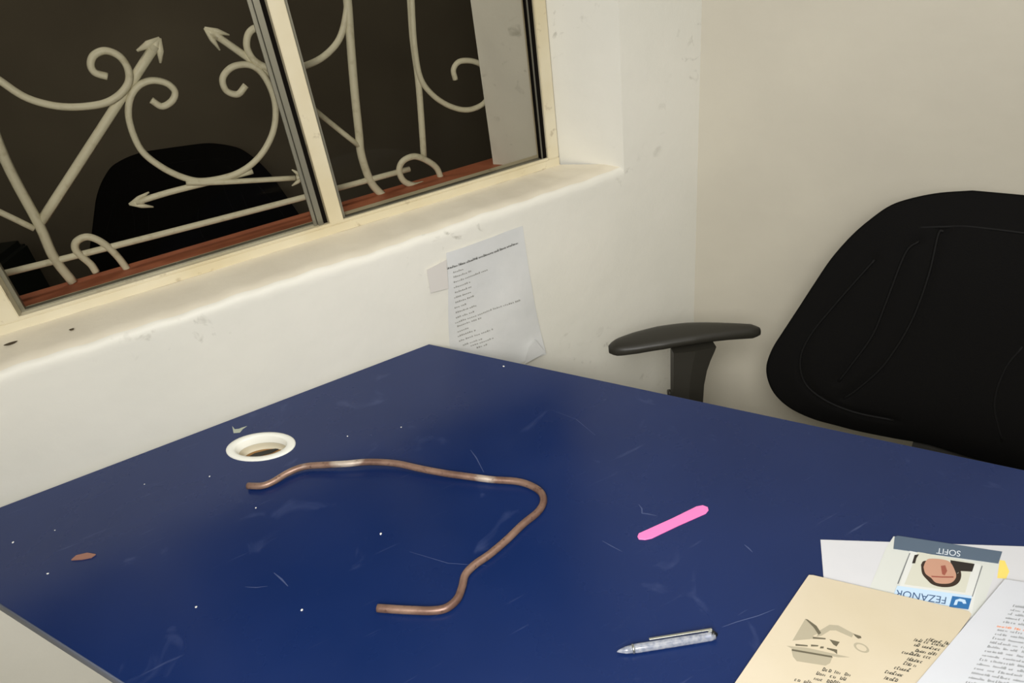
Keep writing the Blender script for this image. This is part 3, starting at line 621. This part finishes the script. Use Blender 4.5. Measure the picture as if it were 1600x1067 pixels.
# printed page on top of the folder's right side
pg = [(0.6547, 0.2273), (0.7085, 0.1718), (0.6211, 0.0806), (0.4627, 0.0683), (0.3198, 0.169), (0.4715, 0.1992)]
op = (pg[0][0], pg[0][1], .75)
page = flat('printed_page', pg, .7566, .7574, pagec_m, None, op)
tag(page, 'white page of dense printed text with an orange line, overlapping the folder', 'document')
fr = [(0.6278, 0.2022, 0.7574), (0.6548, 0.1762, 0.7574), (0.5109, 0.1743, 0.7574)]
block('printed_lines', fr, [(0, 2, k / 18.) for k in range(5)], .0036, .0023, .7576, op, ink2_m, page, 11, .8)
block('orange_line', fr, [(-.08, 2, 5.2 / 18.)], .0036, .0026, .7576, op, orange_m, page, 12, .95)
block('printed_lines', fr, [(-.02, 2, k / 18.) for k in range(6, 24)], .0036, .0023, .7576, op, ink2_m, page, 13, .8)

# ---------------------------------------------------------------- notice taped to the wall below the sill
TL, TR, BR, BL = [Vector((p[0], 0, p[1])) for p in [(0.3837, 0.92), (0.5474, 0.9224), (0.5641, 0.6163), (0.3399, 0.619)]]
nx, nz = 26, 34
bm = bmesh.new(); g = []
wrk = random.Random(4)
for j in range(nz + 1):
    row = []
    for i in range(nx + 1):
        s, t_ = i / nx, j / nz
        p = (TL * (1 - s) + TR * s) * (1 - t_) + (BL * (1 - s) + BR * s) * t_
        s_ = s
        edge = .0012 * math.sin(t_ * 9) * (1 - s) + (-.004 * math.sin(t_ * math.pi)) * s
        y = -.0022 - .0012 * math.sin(s * 5 + t_ * 7) - .0010 * math.sin(s * 13 - t_ * 5) - .0035 * max(0, t_ - .8) * 5 * s - .0018 * max(0, math.sin(2.2 * (s - .75 * t_ - .1) * math.pi)) * (1 - t_ * .5)
        row.append(bm.verts.new((p.x + edge - TL.x, min(y, -.0008), p.z - TL.z)))
    g.append(row)
for j in range(nz):
    for i in range(nx):
        bm.faces.new((g[j][i], g[j + 1][i], g[j + 1][i + 1], g[j][i + 1]))
notice = obj('wall_notice', bm, wallpaper_m, smooth=True, loc=(TL.x, WY, TL.z))
tag(notice, 'creased white printed notice taped to the wall below the window sill', 'notice')
def onotice(s, t_, off=.0012):
    p = (TL * (1 - s) + TR * s) * (1 - t_) + (BL * (1 - s) + BR * s) * t_
    y = -.0022 - .0012 * math.sin(s * 5 + t_ * 7) - .0010 * math.sin(s * 13 - t_ * 5) - .0035 * max(0, t_ - .8) * 5 * s - .0018 * max(0, math.sin(2.2 * (s - .75 * t_ - .1) * math.pi)) * (1 - t_ * .5)
    return Vector((p.x - TL.x, min(y, -.0008) - off, p.z - TL.z))
def notice_text(name, rows, hh, mat, fat=1.0):
    bm = bmesh.new(); rnd = random.Random(9); adv = .021
    for (s0, s1, t_) in rows:
        x = s0; word = rnd.randint(3, 8)
        while x < s1:
            if word == 0: x += adv * .5; word = rnd.randint(3, 9); continue
            word -= 1
            h = hh * rnd.choice((.7, .8, 1, 1.2)); w = adv * .62 * fat
            def qd(xa, xb, ya, yb): bm.faces.new([bm.verts.new(onotice(*k)) for k in ((xa, ya), (xb, ya), (xb, yb), (xa, yb))])
            qd(x, x + w * .3, t_ - h, t_); qd(x + w * .65, x + w * .95, t_ - h * .8, t_)
            if rnd.random() < .7: qd(x + w * .3, x + w * .65, t_ - h * .25, t_)
            x += adv
    obj(name, bm, mat, notice)
notice_text('heading_lettering', [(.0, .90, .108)], .014, ink_m, 1.5)
notice_text('list_lettering', [(.07, .20, .145), (.07, .28, .178), (.07, .48, .212), (.07, .25, .250), (.08, .27, .286), (.07, .25, .322), (.08, .30, .358), (.07, .19, .395), (.08, .32, .432), (.08, .29, .470),
   (.07, .80, .505), (.09, .36, .535), (.09, .20, .575), (.09, .28, .610), (.10, .46, .648), (.14, .33, .690), (.22, .46, .715), (.28, .38, .745)], .011, ink3_m, 1.1)
# folded lower right corner and tape
tp = [(0.3397, 0.9007), (0.3813, 0.9076), (0.3743, 0.8488), (0.3377, 0.8525)]
bm = bmesh.new(); add_yprism(bm, [(p[0] - TL.x, p[1] - TL.z) for p in tp], -.0046, -.0042); obj('tape', bm, tape_m, notice)
bm = bmesh.new()
cf = [(0.5073, 0.6183), (0.5607, 0.6256), (0.5386, 0.668), (0.5229, 0.6549)]
add_yprism(bm, [(p[0] - TL.x, p[1] - TL.z) for p in cf], -.0125, -.0120); obj('folded_corner', bm, wallpaper_m, notice)

# ---------------------------------------------------------------- office chairs
CH = dict(loc=(0.8359,0.3845,0),rz=2.01640,back=(0.0000,-0.2600,0.6189),tilt=0.19740)
half = [(0.0952, 0.3696), (0.138, 0.3612), (0.1728, 0.3494), (0.2034, 0.3335), (0.2284, 0.3078), (0.2532, 0.2744), (0.2776, 0.23), (0.297, 0.1809), (0.317, 0.1268), (0.3356, 0.0773), (0.3494, 0.0381), (0.355, 0.0), (0.3476, -0.0323), (0.3291, -0.0614), (0.2977, -0.0835), (0.256, -0.0956), (0.2134, -0.0982), (0.1725, -0.0992), (0.1119, -0.0953), (0.06, -0.0896)]
half = [p for p in half if p[0] > 0.02]
out_l = [(-x, h) for x, h in half][::-1]
outline = half + [(0.0, half[-1][1] - .002)] + out_l + [(0.0, half[0][1] + .001)]
hm = sum(p[1] for p in outline) / len(outline)
seams_px = [[(0.2081, 0.2403), (0.2273, 0.2036), (0.2561, 0.147), (0.286, 0.0818), (0.2953, 0.0308), (0.2805, -0.0149), (0.2436, -0.0413), (0.1889, -0.0542), (0.1207, -0.0515)],
            [(0.1491, 0.2824), (0.1647, 0.2596), (0.1749, 0.1761), (0.1844, 0.1075), (0.2071, 0.0434), (0.2225, 0.004)],
            [(0.1187, 0.3026), (0.125, 0.2973), (0.1233, 0.2289), (0.1316, 0.1428), (0.1555, 0.058), (0.1886, -0.0019), (0.2085, -0.0287)]]
top_seam = [(0.1564, 0.3032), (0.1176, 0.3103), (0.0766, 0.3156)]
lumbar = [(-0.0287, 0.1414), (-0.0153, 0.0959), (-0.0163, 0.0311), (-0.0431, -0.0349)]

def dense(outl, n=5):
    P = [Vector((p[0], p[1], 0)) for p in outl]; P = P + [P[0]]
    return [(q.x, q.y) for q in spline(P, n)[:-1]]
OUT = dense(outline)
def radial(x, h):
    """0 at the pad's middle, 1 at its outline, along the ray through (x, h)"""
    a = math.atan2(h - hm, x); best = None
    n = len(OUT)
    d = Vector((math.cos(a), math.sin(a)))
    for i in range(n):
        p = Vector((OUT[i][0], OUT[i][1] - hm)); q = Vector((OUT[(i + 1) % n][0], OUT[(i + 1) % n][1] - hm)); e = q - p
        den = d.x * e.y - d.y * e.x
        if abs(den) < 1e-12: continue
        t_ = (p.x * e.y - p.y * e.x) / den; s = (p.x * d.y - p.y * d.x) / den
        if t_ > 0 and -1e-6 <= s <= 1 + 1e-6 and (best is None or t_ > best): best = t_
    return math.hypot(x, h - hm) / (best or .3)
def groove(x, h, on=True):
    g_ = 0
    if not on: return 0
    for sm in SEAMS:
        for q in sm:
            dd = (q[0] - x) ** 2 + (q[1] - h) ** 2
            if dd < 0.0009: g_ = max(g_, math.exp(-dd / .00005))
    return g_
SEAMS = []
for sm in seams_px:
    sp = [(q.x, q.y) for q in spline([(p[0], p[1], 0) for p in sm], 14)]
    SEAMS.append(sp); SEAMS.append([(-x, h) for x, h in sp])
def surf(r, x): return .030 * (1 - r ** 3.2) + .035 * (x / .33) ** 2     # front face of the pad; wings curve forward
def make_chair(label, loc, rz, drop=0.0, group=None, arms=True):
    ch = thing('office_chair', label, 'office chair', loc, rz, group)
    bx, by, bz = CH['back']; bz -= drop; tilt = CH['tilt']
    Mx = Matrix.Translation((bx, by, bz)) @ Matrix.Rotation(tilt, 4, 'X')
    def tr(bm): bmesh.ops.transform(bm, matrix=Mx, verts=bm.verts); return bm
    # backrest pad: local x width, z height, +y front
    bm = bmesh.new(); n = len(OUT)
    ks = [1.0, .985] + [.965 - .0235 * i for i in range(39)]
    def ring(k, front):
        r_ = []
        for x, h in OUT:
            xx, hh = x * k, hm + (h - hm) * k
            y = surf(k, xx) - (.0040 * groove(xx, hh, arms) if k < .99 else 0) if front else .035 * (xx / .33) ** 2 - .030 * (1 - k ** 6)
            r_.append(bm.verts.new((xx, y, hh)))
        return r_
    fr_ = [ring(k, True) for k in ks]; bk = [ring(k, False) for k in (.985, .95, .88, .75, .5, .2)]
    def join(a, b):
        for i in range(n): bm.faces.new((a[i], a[(i + 1) % n], b[(i + 1) % n], b[i]))
    for a, b in zip(fr_, fr_[1:]): join(a, b)
    join(fr_[0], bk[0])
    for a, b in zip(bk, bk[1:]): join(a, b)
    c1 = bm.verts.new((0, surf(0, 0), hm)); c2 = bm.verts.new((0, -.03, hm))
    for i in range(n):
        bm.faces.new((fr_[-1][i], fr_[-1][(i + 1) % n], c1)); bm.faces.new((bk[-1][i], bk[-1][(i + 1) % n], c2))
    bk_o = obj('backrest', tr(bm), fabric_m, ch, smooth=True)
    for sm in seams_px + [[(-x, h) for x, h in s] for s in seams_px] + [[(p[0], p[1]) for p in top_seam] + [(-p[0], p[1]) for p in top_seam[::-1]]]:
        P = [(p[0], surf(min(radial(p[0], p[1]), 1), p[0]) - .0022, p[1]) for p in sm]
        if abs(P[0][0]) < .02 and len(P) > 5: pass
        obj('piping', tr(tube(spline(P, 5), .0026, 8)), pipe_m, bk_o, smooth=True)
    P = [(p[0], surf(min(radial(p[0], p[1]), 1), p[0]) - .0010, p[1]) for p in lumbar]
    for sg in (1, -1):
        if sg == 1: obj('piping', tr(tube(spline(P, 5), .0026, 8)), pipe_m, bk_o, smooth=True)
    # back shell and support bar
    hb = min(p[1] for p in OUT)
    bar = [(0, -.045, hm + .08), (0, -.052, hm - .05), (0, -.052, hb + .06), (0, -.046, hb + .01), (0, -.036, hb - .035)]
    bm = bmesh.new(); L_ = []
    for i, p in enumerate(bar):
        w_ = .065 if i < 3 else .085
        L_.append([bm.verts.new((p[0] + a_ * w_, p[1] + b_, p[2])) for a_, b_ in ((-1, -.008), (1, -.008), (1, .016), (-1, .016))])
    for a, b in zip(L_, L_[1:]):
        for i in range(4): bm.faces.new((a[i], a[(i + 1) % 4], b[(i + 1) % 4], b[i]))
    bm.faces.new(L_[0]); bm.faces.new(L_[-1][::-1])
    tr(bm)
    # carry on down and forward under the seat
    sz = .415
    low = [v.co.copy() for v in bm.verts[-4:]] if False else None
    obj('support_bar', bm, plastic_m, ch)
    e = Mx @ Vector((0, -.032, hb - .03))
    bm = bmesh.new(); J = [(e.y, e.z), (e.y + .004, (e.z + sz) / 2 - .02), (e.y + .03, sz - .048), (e.y + .09, sz - .062), (.02, sz - .062)]
    L_ = [[bm.verts.new((a_ * .05, p[0] + b_[0], p[1] + b_[1])) for a_, b_ in ((-1, (-.008, -.006)), (1, (-.008, -.006)), (1, (.006, .008)), (-1, (.006, .008)))] for p in J]
    for a, b in zip(L_, L_[1:]):
        for i in range(4): bm.faces.new((a[i], a[(i + 1) % 4], b[(i + 1) % 4], b[i]))
    bm.faces.new(L_[0]); bm.faces.new(L_[-1][::-1])
    obj('support_arm', bm, plastic_m, ch)
    # seat cushion: superellipse with a waterfall front
    bm = bmesh.new(); n2 = 48
    def sring(k, z):
        r_ = []
        for i in range(n2):
            a_ = 2 * math.pi * i / n2; c_, s_ = math.cos(a_), math.sin(a_)
            x = .255 * k * math.copysign(abs(c_) ** .55, c_); y = .01 + .235 * k * math.copysign(abs(s_) ** .55, s_)
            zz = z - (.02 * max(0, (y - .12) / .12) ** 2) + .012 * (x / .25) ** 2
            r_.append(bm.verts.new((x, y, zz)))
        return r_
    rs_ = [sring(.55, sz - .045), sring(.9, sz - .045), sring(.97, sz - .035), sring(1, sz - .01), sring(.985, sz + .012), sring(.94, sz + .026), sring(.84, sz + .034), sring(.6, sz + .034), sring(.3, sz + .032)]
    for a, b in zip(rs_, rs_[1:]):
        for i in range(n2): bm.faces.new((a[i], a[(i + 1) % n2], b[(i + 1) % n2], b[i]))
    bm.faces.new(rs_[0][::-1]); bm.faces.new(rs_[-1])
    obj('seat', bm, fabric_m, ch, smooth=True)
    bm = bmesh.new(); add_box(bm, -.09, .09, -.11, .11, sz - .085, sz - .046); bmesh.ops.bevel(bm, geom=bm.edges[:], offset=.008, segments=2, affect='EDGES')
    obj('tilt_mechanism', bm, plastic_m, ch)
    bm = bmesh.new(); add_lathe(bm, [(.03, .13), (.03, .24), (.026, .245)]); obj('column_cover', bm, plastic_m, ch, smooth=True)
    bm = bmesh.new(); add_lathe(bm, [(.014, .24), (.014, sz - .084)]); obj('gas_column', bm, chrome_m, ch, smooth=True)
    base = bmesh.new(); add_lathe(base, [(.04, .075), (.045, .09), (.042, .128), (.03, .131)])
    hub = obj('base_hub', base, plastic_m, ch, smooth=True)
    for k in range(5):
        a_ = 2 * math.pi * k / 5 + .3; c_, s_ = math.cos(a_), math.sin(a_)
        obj('base_leg', tube([(c_ * .03, s_ * .03, .105), (c_ * .15, s_ * .15, .098), (c_ * .285, s_ * .285, .076)], [.022, .019, .013], 8), plastic_m, ch, smooth=True)
        cs = bmesh.new()
        for off in (-.014, .014):
            q = Vector((c_ * .285 - s_ * off, s_ * .285 + c_ * off, .026)); ax = Vector((-s_, c_, 0))
            add_tube(cs, [q - ax * .009, q - ax * .006, q + ax * .006, q + ax * .009], [.022, .0257, .0257, .022], 16)
        add_tube(cs, [(c_ * .285, s_ * .285, .03), (c_ * .285, s_ * .285, .075)], .006, 8)
        obj('caster', cs, plastic_m, ch, smooth=True)
    # armrests: pads swung outwards on flared posts
    A0, A1 = [Vector(p) for p in [(0.3656, -0.1945, 0.72), (0.5909, -0.0221, 0.72)]]
    Q = [Vector(p) for p in [(0.4868, -0.0763, 0.705), (0.4266, -0.1296, 0.705)]]
    Qb = [Vector(p) for p in [(0.4802, -0.0636, 0.6), (0.426, -0.0832, 0.6)]]
    for sg in ((1, -1) if arms else ()):
        def mir(v): return Vector((v.x * sg, v.y, v.z))
        bm = bmesh.new(); m_ = 40; L_ = []
        d = (A1 - A0); side = Vector((-d.y, d.x, 0)).normalized()
        if side.x * 1 < 0: side = -side
        for i in range(m_ + 1):
            t_ = i / m_; c_ = A0 + d * t_
            HW = ((0, .007), (.03, .012), (.12, .017), (.25, .023), (.45, .031), (.65, .033), (.82, .029), (.92, .023), (.975, .015), (1, .006))
            for (ta, wa), (tb, wb) in zip(HW, HW[1:]):
                if ta <= t_ <= tb: hw = wa + (wb - wa) * (t_ - ta) / (tb - ta)
            th = .0122 * min(1, .55 + 9 * min(t_, 1 - t_)); up_ = .010 * math.sin(math.pi * t_) - .004 * t_
            c_ = c_ + side * (.006 * math.sin(math.pi * t_))
            L_.append([bm.verts.new(mir(c_ + side * hw * math.cos(a_) + Vector((0, 0, up_ + th * (math.sin(a_) if math.sin(a_) > 0 else 1.15 * math.sin(a_)) * (abs(math.sin(a_)) ** -.25 if abs(math.sin(a_)) > .01 else 1))))) for a_ in [2 * math.pi * k / 14 for k in range(14)]])
        for a, b in zip(L_, L_[1:]):
            for i in range(14): bm.faces.new((a[i], a[(i + 1) % 14], b[(i + 1) % 14], b[i]))
        bm.faces.new(L_[0][::-1]); bm.faces.new(L_[-1])
        obj('arm_pad', bm, plastic_m, ch, smooth=True)
        # post: flared box section from below the pad, then an L under the seat
        bm = bmesh.new(); L_ = []
        dq = (Q[1] - Q[0]).normalized(); perp = Vector((-dq.y, dq.x, 0)) * .011
        cm = (Q[0] + Q[1]) / 2; cb = (Qb[0] + Qb[1]) / 2; hwt = (Q[1] - Q[0]).length / 2; hwb = (Qb[1] - Qb[0]).length / 2
        for (f_, z_) in ((0, .712), (.08, .700), (.22, .685), (.42, .665), (.7, .635), (1, .60), (1, .50), (1, .40), (1, .375)):
            c_ = Q[0] * (1 - f_) + Qb[0] * f_; e_ = cb + (cm - cb) * 0
            w_ = hwb * 2 + (hwt * 2 - hwb * 2) * (1 - f_) ** 2.4
            st_ = Vector((c_.x, c_.y, z_)); en = st_ + dq * w_
            L_.append([bm.verts.new(mir(p)) for p in (st_ + perp, (st_ + en) / 2 + perp * 1.35, en + perp, en - perp, (st_ + en) / 2 - perp * 1.35, st_ - perp)])
        for a, b in zip(L_, L_[1:]):
            for i in range(6): bm.faces.new((a[i], a[(i + 1) % 6], b[(i + 1) % 6], b[i]))
        bm.faces.new(L_[0]); bm.faces.new(L_[-1][::-1])
        bmesh.ops.recalc_face_normals(bm, faces=bm.faces)
        ap = obj('arm_post', bm, plastic_m, ch)
        f0 = Qb[0] + dq * .02; 
        obj('arm_bracket', tube([mir(Vector((f0.x, f0.y, .385))), mir(Vector((f0.x * .6, f0.y * .6, .362))), mir(Vector((.085, 0, .350)))], .014, 8), plastic_m, ch, smooth=True)
        kb = Qb[0] - dq * .003
        obj('height_button', tube([mir(Vector((kb.x, kb.y, .622))), mir(Vector((kb.x, kb.y, .622)) - dq * .005)], .008, 10), plastic_m, ap, smooth=True)
    return ch
make_chair('black fabric office chair with armrests behind the desk, against the right wall', CH['loc'], CH['rz'])
make_chair('black chair back seen dimly through the left window pane behind the grille', (-0.12, 2.58, 0), math.pi - .44, drop=.165, arms=False).scale = (1.2, 1, 1)

# low dark cabinet outside, at the left edge of the left pane
cabt = thing('low_cabinet', 'dark green low cabinet seen dimly at the lower left of the left pane', 'cabinet', (-1.01, 2.68, 0), -.44)
obj('body', box(-.46, .46, -.2, .2, .04, .70, bev=.02), cab_m, cabt)
obj('plinth', box(-.44, .44, -.18, .18, 0, .0399), pen_dark_m, cabt)
for s in (-1, 1):
    d_ = obj('door', box(min(s * .005, s * .44), max(s * .005, s * .44), -.212, -.2005, .06, .67, bev=.002), cab_m, cabt)
    obj('handle', box(s * .04 - .006, s * .04 + .006, -.228, -.2125, .38, .50, bev=.002), chrome_m, d_)
